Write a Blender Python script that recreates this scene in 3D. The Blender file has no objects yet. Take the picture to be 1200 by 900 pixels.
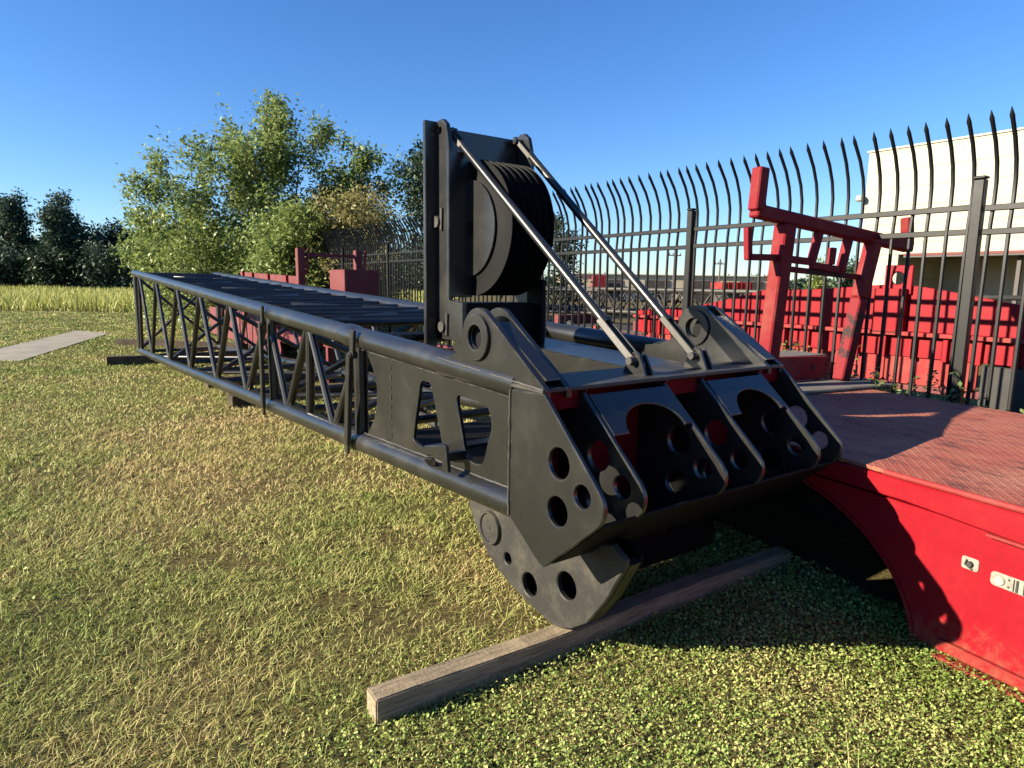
import bpy, bmesh, math, random
import numpy as np
from mathutils import Vector, Matrix
R = math.radians
sc = bpy.context.scene
COL = sc.collection
random.seed(7)

# ------------------------------------------------------------------ materials
def nodes_of(name):
    m = bpy.data.materials.new(name); m.use_nodes = True
    nt = m.node_tree; b = nt.nodes['Principled BSDF']
    return m, nt, b

def N(nt, t, **kw):
    n = nt.nodes.new(t)
    for k, v in kw.items():
        if k.startswith('i_'):
            n.inputs[k[2:].replace('_', ' ')].default_value = v
        else:
            setattr(n, k, v)
    return n

def ramp(nt, stops):
    r = nt.nodes.new('ShaderNodeValToRGB'); e = r.color_ramp.elements
    while len(e) < len(stops): e.new(0.5)
    for k, (p, c) in enumerate(stops):
        e[k].position = p
        e[k].color = (c, c, c, 1) if not hasattr(c, '__len__') else (*c, 1)
    return r

def noise(nt, scale, detail=5, rough=.6, coord='Object', stretch=None, dist=0):
    tc = N(nt, 'ShaderNodeTexCoord')
    n = N(nt, 'ShaderNodeTexNoise'); n.inputs['Scale'].default_value = scale
    n.inputs['Detail'].default_value = detail; n.inputs['Roughness'].default_value = rough
    n.inputs['Distortion'].default_value = dist
    if stretch:
        mp = N(nt, 'ShaderNodeMapping'); mp.inputs['Scale'].default_value = stretch
        nt.links.new(tc.outputs[coord], mp.inputs['Vector']); nt.links.new(mp.outputs['Vector'], n.inputs['Vector'])
    else:
        nt.links.new(tc.outputs[coord], n.inputs['Vector'])
    return n

def mixc(nt, fac, a, b):
    m = N(nt, 'ShaderNodeMix', data_type='RGBA')
    for sock, val in ((0, fac), (6, a), (7, b)):
        if hasattr(val, 'node'): nt.links.new(val, m.inputs[sock])
        elif sock == 0: m.inputs[0].default_value = val
        else: m.inputs[sock].default_value = (*val, 1)
    return m.outputs[2]

def paint(name, base, worn, rough=.35, wear=(.55, .75), scale=3., bump=.02, spec=.5, fine=40., metallic=0., roughvar=.2, stretch=None):
    m, nt, b = nodes_of(name)
    n1 = noise(nt, scale, 8, .65, stretch=stretch); r1 = ramp(nt, [(wear[0], 0.), (wear[1], 1.)])
    nt.links.new(n1.outputs['Fac'], r1.inputs[0])
    n2 = noise(nt, fine, 4, .6)
    c = mixc(nt, r1.outputs[0], base, worn)
    dark = mixc(nt, .5, c, c)
    mul = N(nt, 'ShaderNodeMix', data_type='RGBA', blend_type='MULTIPLY'); mul.inputs[0].default_value = .35
    nt.links.new(c, mul.inputs[6]); nt.links.new(n2.outputs['Fac'], mul.inputs[7])
    nt.links.new(mul.outputs[2], b.inputs['Base Color'])
    mr = N(nt, 'ShaderNodeMapRange'); mr.inputs['To Min'].default_value = rough - roughvar * .5; mr.inputs['To Max'].default_value = rough + roughvar
    nt.links.new(n1.outputs['Fac'], mr.inputs['Value']); nt.links.new(mr.outputs[0], b.inputs['Roughness'])
    b.inputs['Metallic'].default_value = metallic
    b.inputs['Specular IOR Level'].default_value = spec
    if bump:
        bp = N(nt, 'ShaderNodeBump'); bp.inputs['Strength'].default_value = bump * 5; bp.inputs['Distance'].default_value = .004
        nt.links.new(n2.outputs['Fac'], bp.inputs['Height']); nt.links.new(bp.outputs[0], b.inputs['Normal'])
    return m

M = {}
M['black'] = paint('black_paint', (.0145, .0145, .0135), (.036, .034, .028), .25, (.50, .82), 2.2, .015, .6)
M['black_dusty'] = paint('dusty_black_paint', (.021, .020, .0175), (.068, .060, .044), .5, (.45, .75), 5, .06)
M['fence'] = paint('fence_black', (.0045, .005, .0055), (.022, .022, .022), .42, (.62, .8), 4, .02, .3)
M['red'] = paint('red_paint', (.235, .0022, .009), (.25, .010, .014), .5, (.42, .72), 2.6, .03, .18)
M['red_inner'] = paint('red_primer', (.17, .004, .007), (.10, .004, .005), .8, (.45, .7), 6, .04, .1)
M['red_faded'] = paint('faded_red_paint', (.25, .018, .02), (.27, .055, .045), .6, (.4, .7), 3, .05, .2)
M['red_old'] = paint('old_red_paint', (.125, .009, .013), (.14, .03, .027), .6, (.45, .75), 2.5, .05)
M['rack_red'] = paint('rack_red_paint', (.185, .008, .013), (.20, .045, .034), .6, (.5, .72), 4, .05, .2)
M['rack_shade'] = paint('dappled_shade_paint', (.035, .014, .014), (.18, .012, .017), .6, (.46, .52), 4.5, .05, .2)  # dark patches in this colour imitate dappled shadow on the rack leg
M['nylon_shade'] = paint('black_nylon_and_shade', (.0035, .0035, .004), (.007, .007, .0065), .6, (.5, .8), 3, .02, .15)  # pulley nylon; on other parts a near-black that paints in shade
M['timber'] = paint('weathered_timber', (.33, .265, .175), (.17, .135, .09), .85, (.42, .65), 6, .15, .2, 60, stretch=(1, 12, 12))
M['timber_dark'] = paint('dark_timber', (.10, .075, .05), (.05, .04, .03), .9, (.42, .65), 6, .12, .2, 60)
M['concrete'] = paint('concrete', (.33, .30, .25), (.22, .20, .165), .9, (.4, .7), 1.6, .08, .2, 30)
M['cream'] = None
M['shade_wall'] = paint('grey_wall', (.52, .49, .42), (.45, .42, .36), .7, (.4, .7), .5, 0)
M['eave'] = paint('dark_eave', (.05, .045, .045), (.09, .07, .06), .6, (.4, .7), 2, 0)
M['steel'] = paint('bare_steel', (.55, .53, .48), (.30, .27, .22), .4, (.4, .6), 30, .05, .5, 90, .5)
M['white_plastic'] = paint('white_plastic', (.30, .285, .24), (.17, .155, .125), .4, (.45, .7), 40, 0)
M['dark'] = paint('dark_rubber', (.02, .02, .02), (.045, .042, .038), .7, (.4, .7), 8, .05)
M['beige'] = paint('beige_cladding', (.62, .54, .38), (.55, .48, .34), .7, (.4, .7), .5, 0)
M['pole'] = paint('pole_wood', (.10, .085, .075), (.06, .05, .045), .8, (.4, .7), 2, 0)
M['bark'] = paint('bark', (.16, .125, .09), (.08, .065, .05), .9, (.4, .65), 8, .2)
M['rust_plate'] = paint('dusty_grey_plate', (.16, .145, .125), (.10, .085, .07), .7, (.4, .7), 6, .06)

# cream cladding with seams
def edge_wear_glint(m, col, rad=.006, amount=.8):
    nt = m.node_tree; b = nt.nodes['Principled BSDF']
    bv = N(nt, 'ShaderNodeBevel'); bv.samples = 4; bv.inputs['Radius'].default_value = rad
    ge = N(nt, 'ShaderNodeNewGeometry'); dt = N(nt, 'ShaderNodeVectorMath', operation='DOT_PRODUCT')
    nt.links.new(bv.outputs[0], dt.inputs[0]); nt.links.new(ge.outputs['Normal'], dt.inputs[1])
    r = ramp(nt, [(.80, amount), (.985, 0.)]); nt.links.new(dt.outputs['Value'], r.inputs[0])
    n = noise(nt, 9, 6, .7); r2 = ramp(nt, [(.42, 0.), (.62, 1.)]); nt.links.new(n.outputs['Fac'], r2.inputs[0])
    mu = N(nt, 'ShaderNodeMath', operation='MULTIPLY'); nt.links.new(r.outputs[0], mu.inputs[0]); nt.links.new(r2.outputs[0], mu.inputs[1])
    old = b.inputs['Base Color'].links[0].from_socket
    nt.links.new(mixc(nt, mu.outputs[0], old, col), b.inputs['Base Color'])
edge_wear_glint(M['black'], (.16, .145, .12))  # worn edges lightened, partly painting sun glints along the plates

def mud(m, z0=.32, col=(.17, .10, .055)):
    nt = m.node_tree; b = nt.nodes['Principled BSDF']
    tc = N(nt, 'ShaderNodeTexCoord'); sp = N(nt, 'ShaderNodeSeparateXYZ'); nt.links.new(tc.outputs['Object'], sp.inputs[0])
    mr = N(nt, 'ShaderNodeMapRange'); mr.inputs['From Min'].default_value = 0; mr.inputs['From Max'].default_value = z0; mr.inputs['To Min'].default_value = .30; mr.inputs['To Max'].default_value = -.12
    nt.links.new(sp.outputs['Z'], mr.inputs['Value'])
    n = noise(nt, 22, 10, .75); ad = N(nt, 'ShaderNodeMath', operation='ADD'); nt.links.new(n.outputs['Fac'], ad.inputs[0]); nt.links.new(mr.outputs[0], ad.inputs[1])
    r = ramp(nt, [(.58, 0.), (.90, .5)]); nt.links.new(ad.outputs[0], r.inputs[0])
    n3 = noise(nt, 5, 8, .75, stretch=(1, .25, 3)); r3 = ramp(nt, [(.66, 0.), (.72, .12)]); nt.links.new(n3.outputs['Fac'], r3.inputs[0])
    old = b.inputs['Base Color'].links[0].from_socket
    c = mixc(nt, r3.outputs[0], old, (.20, .03, .028)); c = mixc(nt, r.outputs[0], c, col)
    nt.links.new(c, b.inputs['Base Color'])
    n4 = noise(nt, 2.2, 2, .5); bp = N(nt, 'ShaderNodeBump'); bp.inputs['Strength'].default_value = .25; bp.inputs['Distance'].default_value = .02
    nt.links.new(n4.outputs['Fac'], bp.inputs['Height'])
    if b.inputs['Normal'].links: nt.links.new(b.inputs['Normal'].links[0].from_socket, bp.inputs['Normal'])
    nt.links.new(bp.outputs[0], b.inputs['Normal'])
mud(M['red'])

# cream cladding
def cladding():
    m, nt, b = nodes_of('cream_cladding')
    tc = N(nt, 'ShaderNodeTexCoord'); sep = N(nt, 'ShaderNodeSeparateXYZ')
    nt.links.new(tc.outputs['Object'], sep.inputs[0])
    w = N(nt, 'ShaderNodeMath', operation='FRACT'); d = N(nt, 'ShaderNodeMath', operation='DIVIDE'); d.inputs[1].default_value = 1.15
    nt.links.new(sep.outputs['Z'], d.inputs[0]); nt.links.new(d.outputs[0], w.inputs[0])
    r = ramp(nt, [(0, 1.), (.05, .8), (.06, 0.)]); nt.links.new(w.outputs[0], r.inputs[0])
    n = noise(nt, .35, 4); c0 = mixc(nt, n.outputs['Fac'], (.32, .30, .215), (.295, .275, .19))
    c = mixc(nt, r.outputs[0], c0, (.19, .175, .13))
    nt.links.new(c, b.inputs['Base Color']); b.inputs['Roughness'].default_value = .6
    return m
M['cream'] = cladding()

# red tread plate: diamond relief, dust and scuffs
def tread():
    m, nt, b = nodes_of('tread_plate')
    tc = N(nt, 'ShaderNodeTexCoord')
    def lug(angle, off):
        mp = N(nt, 'ShaderNodeMapping'); mp.inputs['Rotation'].default_value = (0, 0, angle)
        mp.inputs['Location'].default_value = (off, off * .5, 0)
        nt.links.new(tc.outputs['Object'], mp.inputs['Vector'])
        sp = N(nt, 'ShaderNodeSeparateXYZ'); nt.links.new(mp.outputs[0], sp.inputs[0])
        outs = []
        for ax, per, half in (('X', .040, .36), ('Y', .020, .22)):
            d = N(nt, 'ShaderNodeMath', operation='DIVIDE'); d.inputs[1].default_value = per
            f = N(nt, 'ShaderNodeMath', operation='FRACT'); s = N(nt, 'ShaderNodeMath', operation='SUBTRACT'); s.inputs[1].default_value = .5
            a = N(nt, 'ShaderNodeMath', operation='ABSOLUTE'); q = N(nt, 'ShaderNodeMath', operation='DIVIDE'); q.inputs[1].default_value = half
            p = N(nt, 'ShaderNodeMath', operation='POWER'); p.inputs[1].default_value = 2
            nt.links.new(sp.outputs[ax], d.inputs[0]); nt.links.new(d.outputs[0], f.inputs[0]); nt.links.new(f.outputs[0], s.inputs[0])
            nt.links.new(s.outputs[0], a.inputs[0]); nt.links.new(a.outputs[0], q.inputs[0]); nt.links.new(q.outputs[0], p.inputs[0])
            outs.append(p)
        ad = N(nt, 'ShaderNodeMath', operation='ADD'); nt.links.new(outs[0].outputs[0], ad.inputs[0]); nt.links.new(outs[1].outputs[0], ad.inputs[1])
        sb = N(nt, 'ShaderNodeMath', operation='SUBTRACT', use_clamp=True); sb.inputs[0].default_value = 1.; nt.links.new(ad.outputs[0], sb.inputs[1])
        return sb
    l1, l2 = lug(R(45), 0), lug(R(-45), .01)
    mx = N(nt, 'ShaderNodeMath', operation='MAXIMUM'); nt.links.new(l1.outputs[0], mx.inputs[0]); nt.links.new(l2.outputs[0], mx.inputs[1])
    n1 = noise(nt, 1.7, 8, .7); r1 = ramp(nt, [(.38, 0.), (.7, 1.)]); nt.links.new(n1.outputs['Fac'], r1.inputs[0])
    n2 = noise(nt, 14, 6, .7, stretch=(1, .3, 1)); r2 = ramp(nt, [(.49, 0.), (.66, 1.)]); nt.links.new(n2.outputs['Fac'], r2.inputs[0])
    c = mixc(nt, r1.outputs[0], (.30, .078, .050), (.37, .165, .105))
    c = mixc(nt, r2.outputs[0], c, (.09, .035, .03))
    hi = N(nt, 'ShaderNodeMath', operation='MULTIPLY'); hi.inputs[1].default_value = .45; nt.links.new(mx.outputs[0], hi.inputs[0])
    c = mixc(nt, hi.outputs[0], c, (.36, .12, .075))
    nt.links.new(c, b.inputs['Base Color']); b.inputs['Roughness'].default_value = .62; b.inputs['Specular IOR Level'].default_value = .25
    bp = N(nt, 'ShaderNodeBump'); bp.inputs['Strength'].default_value = 1.; bp.inputs['Distance'].default_value = .006
    nt.links.new(mx.outputs[0], bp.inputs['Height']); nt.links.new(bp.outputs[0], b.inputs['Normal'])
    return m
M['tread'] = tread()

# leafy things: per-leaf tint attribute between two natural colours, thin translucent blades
def leafy(name, dark, light, dry=None, trans=.3, rough=.5, patch=0., patch_scale=.6, spec=.35):
    m, nt, b = nodes_of(name)
    at = N(nt, 'ShaderNodeAttribute', attribute_name='tint')
    if dry is not None:
        r = nt.nodes.new('ShaderNodeValToRGB'); e = r.color_ramp.elements
        e.new(.5); e[0].position = .05; e[1].position = .5; e[2].position = .95
        e[0].color = (*dark, 1); e[1].color = (*light, 1); e[2].color = (*dry, 1)
        fac = at.outputs['Fac']
        if patch:
            n = noise(nt, patch_scale, 5, .62)
            mr = N(nt, 'ShaderNodeMapRange'); mr.inputs['From Min'].default_value = .3; mr.inputs['From Max'].default_value = .7
            mr.inputs['To Min'].default_value = -patch; mr.inputs['To Max'].default_value = patch
            nt.links.new(n.outputs['Fac'], mr.inputs['Value'])
            ad = N(nt, 'ShaderNodeMath', operation='ADD', use_clamp=True)
            nt.links.new(fac, ad.inputs[0]); nt.links.new(mr.outputs[0], ad.inputs[1]); fac = ad.outputs[0]
        nt.links.new(fac, r.inputs[0]); c = r.outputs[0]
    else:
        c = mixc(nt, at.outputs['Fac'], dark, light)
    nt.links.new(c, b.inputs['Base Color']); b.inputs['Roughness'].default_value = rough
    b.inputs['Specular IOR Level'].default_value = spec
    tr = N(nt, 'ShaderNodeBsdfTranslucent'); nt.links.new(c, tr.inputs['Color'])
    mx = N(nt, 'ShaderNodeMixShader'); mx.inputs[0].default_value = trans
    out = nt.nodes['Material Output']
    nt.links.new(b.outputs[0], mx.inputs[1]); nt.links.new(tr.outputs[0], mx.inputs[2]); nt.links.new(mx.outputs[0], out.inputs['Surface'])
    return m

M['lawn'] = leafy('lawn_blades', (.17, .235, .05), (.39, .41, .13), (.54, .41, .20), .22, .6, .5, .5, .2)
M['cover'] = leafy('cover_leaves', (.13, .21, .035), (.33, .41, .12), (.48, .40, .17), .25, .55, .42, 1.3, .2)
M['field'] = leafy('field_blades', (.20, .24, .04), (.36, .38, .09), (.44, .39, .16), .25, .6, .25, .12)
M['leaf_a'] = leafy('willow_leaves', (.10, .155, .038), (.36, .43, .155), None, .42, .42)
M['leaf_b'] = leafy('bright_leaves', (.12, .17, .04), (.32, .37, .12), None, .40, .45)
M['leaf_c'] = leafy('yellowing_leaves', (.17, .175, .06), (.36, .29, .12), None, .35, .5)
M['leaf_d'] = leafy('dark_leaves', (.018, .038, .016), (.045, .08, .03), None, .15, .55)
M['leaf_e'] = leafy('dark_forest_leaves', (.028, .055, .038), (.085, .125, .07), None, .18, .6)  # dark blue-green foliage of the far trees
M['weed'] = leafy('weed_leaves', (.05, .09, .025), (.20, .24, .09), None, .25, .5)

def soil():
    m, nt, b = nodes_of('lawn_soil')
    n1 = noise(nt, .55, 6, .65); r1 = ramp(nt, [(.35, (.13, .115, .042)), (.65, (.24, .185, .08))]); nt.links.new(n1.outputs['Fac'], r1.inputs[0])
    n2 = noise(nt, 38, 6, .7); r2 = ramp(nt, [(.35, .25), (.7, 1.)]); nt.links.new(n2.outputs['Fac'], r2.inputs[0])
    mul = N(nt, 'ShaderNodeMix', data_type='RGBA', blend_type='MULTIPLY'); mul.inputs[0].default_value = 1.
    nt.links.new(r1.outputs[0], mul.inputs[6]); nt.links.new(r2.outputs[0], mul.inputs[7])
    nt.links.new(mul.outputs[2], b.inputs['Base Color']); b.inputs['Roughness'].default_value = .95; b.inputs['Specular IOR Level'].default_value = .1
    bp = N(nt, 'ShaderNodeBump'); bp.inputs['Strength'].default_value = .8; bp.inputs['Distance'].default_value = .03
    nt.links.new(n2.outputs['Fac'], bp.inputs['Height']); nt.links.new(bp.outputs[0], b.inputs['Normal'])
    return m
M['soil'] = soil()

# ------------------------------------------------------------------ object helpers
def empty(name, loc=(0, 0, 0), rotz=0., label=None, cat=None, group=None):
    o = bpy.data.objects.new(name, None); COL.objects.link(o)
    o.location = loc; o.rotation_euler = (0, 0, rotz); o.empty_display_size = .2
    if label: tag(o, label, cat, group)
    return o

def tag(o, label, cat, group=None, kind=None):
    o['label'] = label; o['category'] = cat
    if group: o['group'] = group
    if kind: o['kind'] = kind
    return o

def structure(o):
    o['kind'] = 'structure'; return o

def link_mesh(name, me, mat, parent=None, smooth=35):
    o = bpy.data.objects.new(name, me); COL.objects.link(o)
    if mat is not None: me.materials.append(M[mat] if isinstance(mat, str) else mat)
    if smooth:
        me.shade_smooth(); me.set_sharp_from_angle(angle=R(smooth))
    if parent: o.parent = parent
    return o

class MB:
    """collects shapes of ONE part in a bmesh"""
    def __init__(s): s.bm = bmesh.new()
    def box(s, c, size, rot=None, bev=.004, taper=None):
        t = bmesh.new(); bmesh.ops.create_cube(t, size=1)
        for v in t.verts: v.co = Vector((v.co.x * size[0], v.co.y * size[1], v.co.z * size[2]))
        if bev:
            bmesh.ops.bevel(t, geom=t.edges[:], offset=min(bev, min(size) * .3), segments=1, affect='EDGES', clamp_overlap=True)
        mat = Matrix.Translation(c) @ (rot if rot is not None else Matrix())
        t.transform(mat); s._join(t); return s
    def bar(s, a, b, w, h, up=(0, 0, 1), bev=.004):
        """rectangular bar from a to b; w across, h along 'up'"""
        a, b = Vector(a), Vector(b); d = b - a; L = d.length; y = d.normalized()
        x = y.cross(Vector(up));
        if x.length < 1e-4: x = y.cross(Vector((1, 0, 0)))
        x.normalize(); z = x.cross(y)
        rot = Matrix((x, y, z)).transposed().to_4x4()
        return s.box((a + b) / 2, (w, L, h), rot, bev)
    def tube(s, pts, r, seg=12, cap=True):
        pts = [Vector(p) for p in pts]; n = len(pts)
        rs = r if hasattr(r, '__len__') else [r] * n
        T = [(pts[min(i + 1, n - 1)] - pts[max(i - 1, 0)]).normalized() for i in range(n)]
        ref = Vector((0, 0, 1)) if abs(T[0].z) < .9 else Vector((1, 0, 0))
        x = T[0].cross(ref).normalized(); rings = []
        for i in range(n):
            x = (x - T[i] * x.dot(T[i])).normalized(); y = T[i].cross(x)
            rings.append([s.bm.verts.new(pts[i] + (x * math.cos(2 * math.pi * k / seg) + y * math.sin(2 * math.pi * k / seg)) * rs[i]) for k in range(seg)])
        for i in range(n - 1):
            for k in range(seg):
                s.bm.faces.new((rings[i][k], rings[i][(k + 1) % seg], rings[i + 1][(k + 1) % seg], rings[i + 1][k]))
        if cap:
            s.bm.faces.new(rings[0][::-1]); s.bm.faces.new(rings[-1])
        return s
    def lathe(s, prof, c, axis='x', seg=48):
        """prof: list of (radius, along)"""
        rings = []
        for (r, a) in prof:
            ring = []
            for k in range(seg):
                t = 2 * math.pi * k / seg; p, q = r * math.cos(t), r * math.sin(t)
                co = {'x': (a, p, q), 'y': (p, a, q), 'z': (p, q, a)}[axis]
                ring.append(s.bm.verts.new(Vector(c) + Vector(co)))
            rings.append(ring)
        for i in range(len(rings) - 1):
            for k in range(seg):
                s.bm.faces.new((rings[i][k], rings[i][(k + 1) % seg], rings[i + 1][(k + 1) % seg], rings[i + 1][k]))
        s.bm.faces.new(rings[0][::-1]); s.bm.faces.new(rings[-1])
        return s
    def plate(s, outer, holes, th, mat4, bev=.003):
        """flat plate with real holes: outline in the local xy plane, thickness along local z"""
        cu = bpy.data.curves.new('plate', 'CURVE'); cu.dimensions = '2D'; cu.fill_mode = 'BOTH'
        bev = min(bev, th * .3)
        cu.extrude = th / 2 - bev; cu.bevel_depth = bev; cu.bevel_resolution = 0; cu.offset = -bev
        for pl in [outer] + list(holes):
            sp = cu.splines.new('POLY'); sp.points.add(len(pl) - 1); sp.use_cyclic_u = True
            for p, q in zip(sp.points, pl): p.co = (q[0], q[1], 0, 1)
        ob = bpy.data.objects.new('tmp_plate', cu); COL.objects.link(ob)
        dg = bpy.context.evaluated_depsgraph_get(); dg.update()
        me = bpy.data.meshes.new_from_object(ob.evaluated_get(dg))
        bpy.data.objects.remove(ob); bpy.data.curves.remove(cu)
        me.transform(mat4); t = bmesh.new(); t.from_mesh(me); bpy.data.meshes.remove(me)
        bmesh.ops.remove_doubles(t, verts=t.verts[:], dist=1e-5)
        bmesh.ops.recalc_face_normals(t, faces=t.faces[:])
        s._join(t); return s
    def poly(s, pts):
        s.bm.faces.new([s.bm.verts.new(p) for p in pts]); return s
    def _join(s, t):
        me = bpy.data.meshes.new('tmp'); t.to_mesh(me); t.free(); s.bm.from_mesh(me); bpy.data.meshes.remove(me)
    def build(s, name, mat, parent=None, smooth=35, fix=True, origin=None):
        if fix: bmesh.ops.recalc_face_normals(s.bm, faces=s.bm.faces[:])
        me = bpy.data.meshes.new(name); s.bm.to_mesh(me); s.bm.free()
        o = link_mesh(name, me, mat, parent, smooth)
        if origin is not None:
            me.transform(Matrix.Translation(-Vector(origin))); o.location = origin
        return o

def frame(o, a, b):
    """4x4 with local x along a, y along b, z = a x b, origin o"""
    a, b = Vector(a).normalized(), Vector(b); b = (b - a * b.dot(a)).normalized(); n = a.cross(b)
    m = Matrix((a, b, n)).transposed().to_4x4(); m.translation = Vector(o); return m

def YZ(x): return frame((x, 0, 0), (0, 1, 0), (0, 0, 1))      # plate outline given as (y, z), thickness along x
def XZ(y): return frame((0, y, 0), (1, 0, 0), (0, 0, 1))      # plate outline given as (x, z), thickness along y
def XY(z): return frame((0, 0, z), (1, 0, 0), (0, 1, 0))

def circ(c, r, n=32, rz=None):
    rz = rz or r
    return [(c[0] + r * math.cos(2 * math.pi * k / n), c[1] + rz * math.sin(2 * math.pi * k / n)) for k in range(n)]

def arc(c, r, a0, a1, n=12):
    return [(c[0] + r * math.cos(R(a0 + (a1 - a0) * k / n)), c[1] + r * math.sin(R(a0 + (a1 - a0) * k / n))) for k in range(n + 1)]

def rounded(pts, r, n=6):
    out = []
    L = len(pts)
    for i in range(L):
        p0, p1, p2 = (Vector(pts[(i + k) % L]) for k in (-1, 0, 1))
        a, b = (p0 - p1), (p2 - p1)
        t = min(r, a.length * .45, b.length * .45)
        A, B = p1 + a.normalized() * t, p1 + b.normalized() * t
        for k in range(n + 1):
            f = k / n
            q = A * (1 - f) ** 2 + p1 * 2 * f * (1 - f) + B * f * f
            out.append((q.x, q.y))
    return out

# numpy quads / blades -> mesh with a 'tint' attribute
def np_mesh(name, verts, faces, tint, mat, parent=None, smooth=0):
    me = bpy.data.meshes.new(name)
    nv, nf, k = len(verts), len(faces), faces.shape[1]
    me.vertices.add(nv); me.vertices.foreach_set('co', verts.astype(np.float32).ravel())
    me.loops.add(nf * k); me.loops.foreach_set('vertex_index', faces.astype(np.int32).ravel())
    me.polygons.add(nf); me.polygons.foreach_set('loop_start', (np.arange(nf) * k).astype(np.int32))
    try: me.polygons.foreach_set('loop_total', np.full(nf, k, np.int32))
    except Exception: pass
    me.update(calc_edges=True)
    at = me.attributes.new('tint', 'FLOAT', 'POINT'); at.data.foreach_set('value', tint.astype(np.float32))
    return link_mesh(name, me, mat, parent, smooth)

def blades(rng, pos, h, w, lean, tint, bend=.5):
    """curved grass blades, 2 quads each (last one tapers)"""
    n = len(pos); a = rng.uniform(0, 2 * np.pi, n); f = rng.uniform(0, 2 * np.pi, n)
    d = np.stack([np.cos(a), np.sin(a), np.zeros(n)], 1); s = np.stack([np.cos(f), np.sin(f), np.zeros(n)], 1)
    z = np.array([0, 0, 1.]); V = np.zeros((n, 6, 3))
    for k, (t, wt) in enumerate(((0, 1.), (.55, .8), (1., .12))):
        c = pos + d * (lean * h * (t ** 1.6))[:, None] + z * (h * (t - bend * .35 * lean * t * t))[:, None]
        V[:, 2 * k] = c - s * (w * wt * .5)[:, None]; V[:, 2 * k + 1] = c + s * (w * wt * .5)[:, None]
    b = (np.arange(n) * 6)[:, None]
    F = np.concatenate([b + np.array([[0, 1, 3, 2]]), b + np.array([[2, 3, 5, 4]])])
    return V.reshape(-1, 3), F, np.repeat(tint, 6)

def leaves(rng, pos, size, tint, up=.3, aspect=.5, droop=0.):
    """rhombic folded leaves, random orientation"""
    n = len(pos)
    nrm = rng.normal(size=(n, 3)); nrm /= np.linalg.norm(nrm, axis=1)[:, None]; nrm[:, 2] = np.abs(nrm[:, 2]) + up
    nrm /= np.linalg.norm(nrm, axis=1)[:, None]
    a = rng.normal(size=(n, 3)); a[:, 2] -= droop; a -= nrm * (a * nrm).sum(1)[:, None]; a /= np.linalg.norm(a, axis=1)[:, None]
    b = np.cross(nrm, a); L = size[:, None]
    V = np.zeros((n, 4, 3))
    V[:, 0] = pos; V[:, 1] = pos + a * L * .45 + b * L * aspect * .5 + nrm * L * .08
    V[:, 2] = pos + a * L; V[:, 3] = pos + a * L * .45 - b * L * aspect * .5 + nrm * L * .08
    F = (np.arange(n) * 4)[:, None] + np.arange(4)[None]
    return V.reshape(-1, 3), F, np.repeat(tint, 4)

# ------------------------------------------------------------------ camera, sky, sun
H = 1.6; F_PX = 760.; PITCH = R(8.75); ROLL = R(.8)
cam_d = bpy.data.cameras.new('camera'); cam = bpy.data.objects.new('camera', cam_d); COL.objects.link(cam)
fw = Vector((0, math.cos(PITCH), -math.sin(PITCH))); up0 = Vector((0, math.sin(PITCH), math.cos(PITCH))); rt0 = Vector((1, 0, 0))
rt = rt0 * math.cos(ROLL) + up0 * math.sin(ROLL); up = up0 * math.cos(ROLL) - rt0 * math.sin(ROLL)
mw = Matrix((rt, up, -fw)).transposed().to_4x4(); mw.translation = (0, 0, H); cam.matrix_world = mw
cam_d.sensor_width = 36; cam_d.lens = F_PX / 1200 * 36; cam_d.clip_end = 2000; cam_d.clip_start = .05
sc.camera = cam

SUN_AZ, SUN_EL = R(-106.), R(21.8)           # azimuth from +Y towards +X
to_sun = Vector((math.sin(SUN_AZ) * math.cos(SUN_EL), math.cos(SUN_AZ) * math.cos(SUN_EL), math.sin(SUN_EL)))
w = bpy.data.worlds.new('World'); sc.world = w; w.use_nodes = True; nt = w.node_tree
sky = N(nt, 'ShaderNodeTexSky', sky_type='NISHITA'); sky.sun_disc = False
sky.sun_elevation = SUN_EL; sky.sun_rotation = SUN_AZ % (2 * math.pi); sky.altitude = 0; sky.air_density = 1.0; sky.dust_density = .05; sky.ozone_density = 2.5
bg = nt.nodes['Background']; bg.inputs['Strength'].default_value = .050
hs = N(nt, 'ShaderNodeHueSaturation'); hs.inputs['Saturation'].default_value = 1.2
nt.links.new(sky.outputs[0], hs.inputs['Color'])
cool = N(nt, 'ShaderNodeMix', data_type='RGBA', blend_type='MULTIPLY'); cool.inputs[0].default_value = 1.; cool.inputs[7].default_value = (.78, .96, 1.28, 1)
nt.links.new(hs.outputs[0], cool.inputs[6]); nt.links.new(cool.outputs[2], bg.inputs['Color'])
sl = bpy.data.lights.new('sun', 'SUN'); sl.energy = 5.0; sl.angle = R(.53); sl.color = (1., .88, .68)
so = bpy.data.objects.new('sun', sl); COL.objects.link(so); so.rotation_euler = (-to_sun).to_track_quat('-Z', 'Y').to_euler()
so.location = to_sun * 60
vs = sc.view_settings; vs.view_transform = 'Standard'; vs.look = 'None'; vs.exposure = 1.7; vs.gamma = 1.; vs.use_curve_mapping = False
sc.cycles.max_bounces = 8; sc.cycles.transparent_max_bounces = 6; sc.cycles.caustics_reflective = False; sc.cycles.caustics_refractive = False
sc.cycles.use_denoising = True

# ------------------------------------------------------------------ ground, grass, slab
mb = MB(); mb.poly([(-700, -300, 0), (700, -300, 0), (700, 900, 0), (-700, 900, 0)])
structure(mb.build('ground', 'soil', None, 0, False))
mb = MB()
slab = [(-9.45, 12.35), (-11.85, 19.05), (-13.35, 19.8), (-11.3, 13.9), (-10.6, 12.2)]
mb.plate(slab, [], .12, XY(-.042))
structure(mb.build('concrete_path', 'concrete'))

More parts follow.
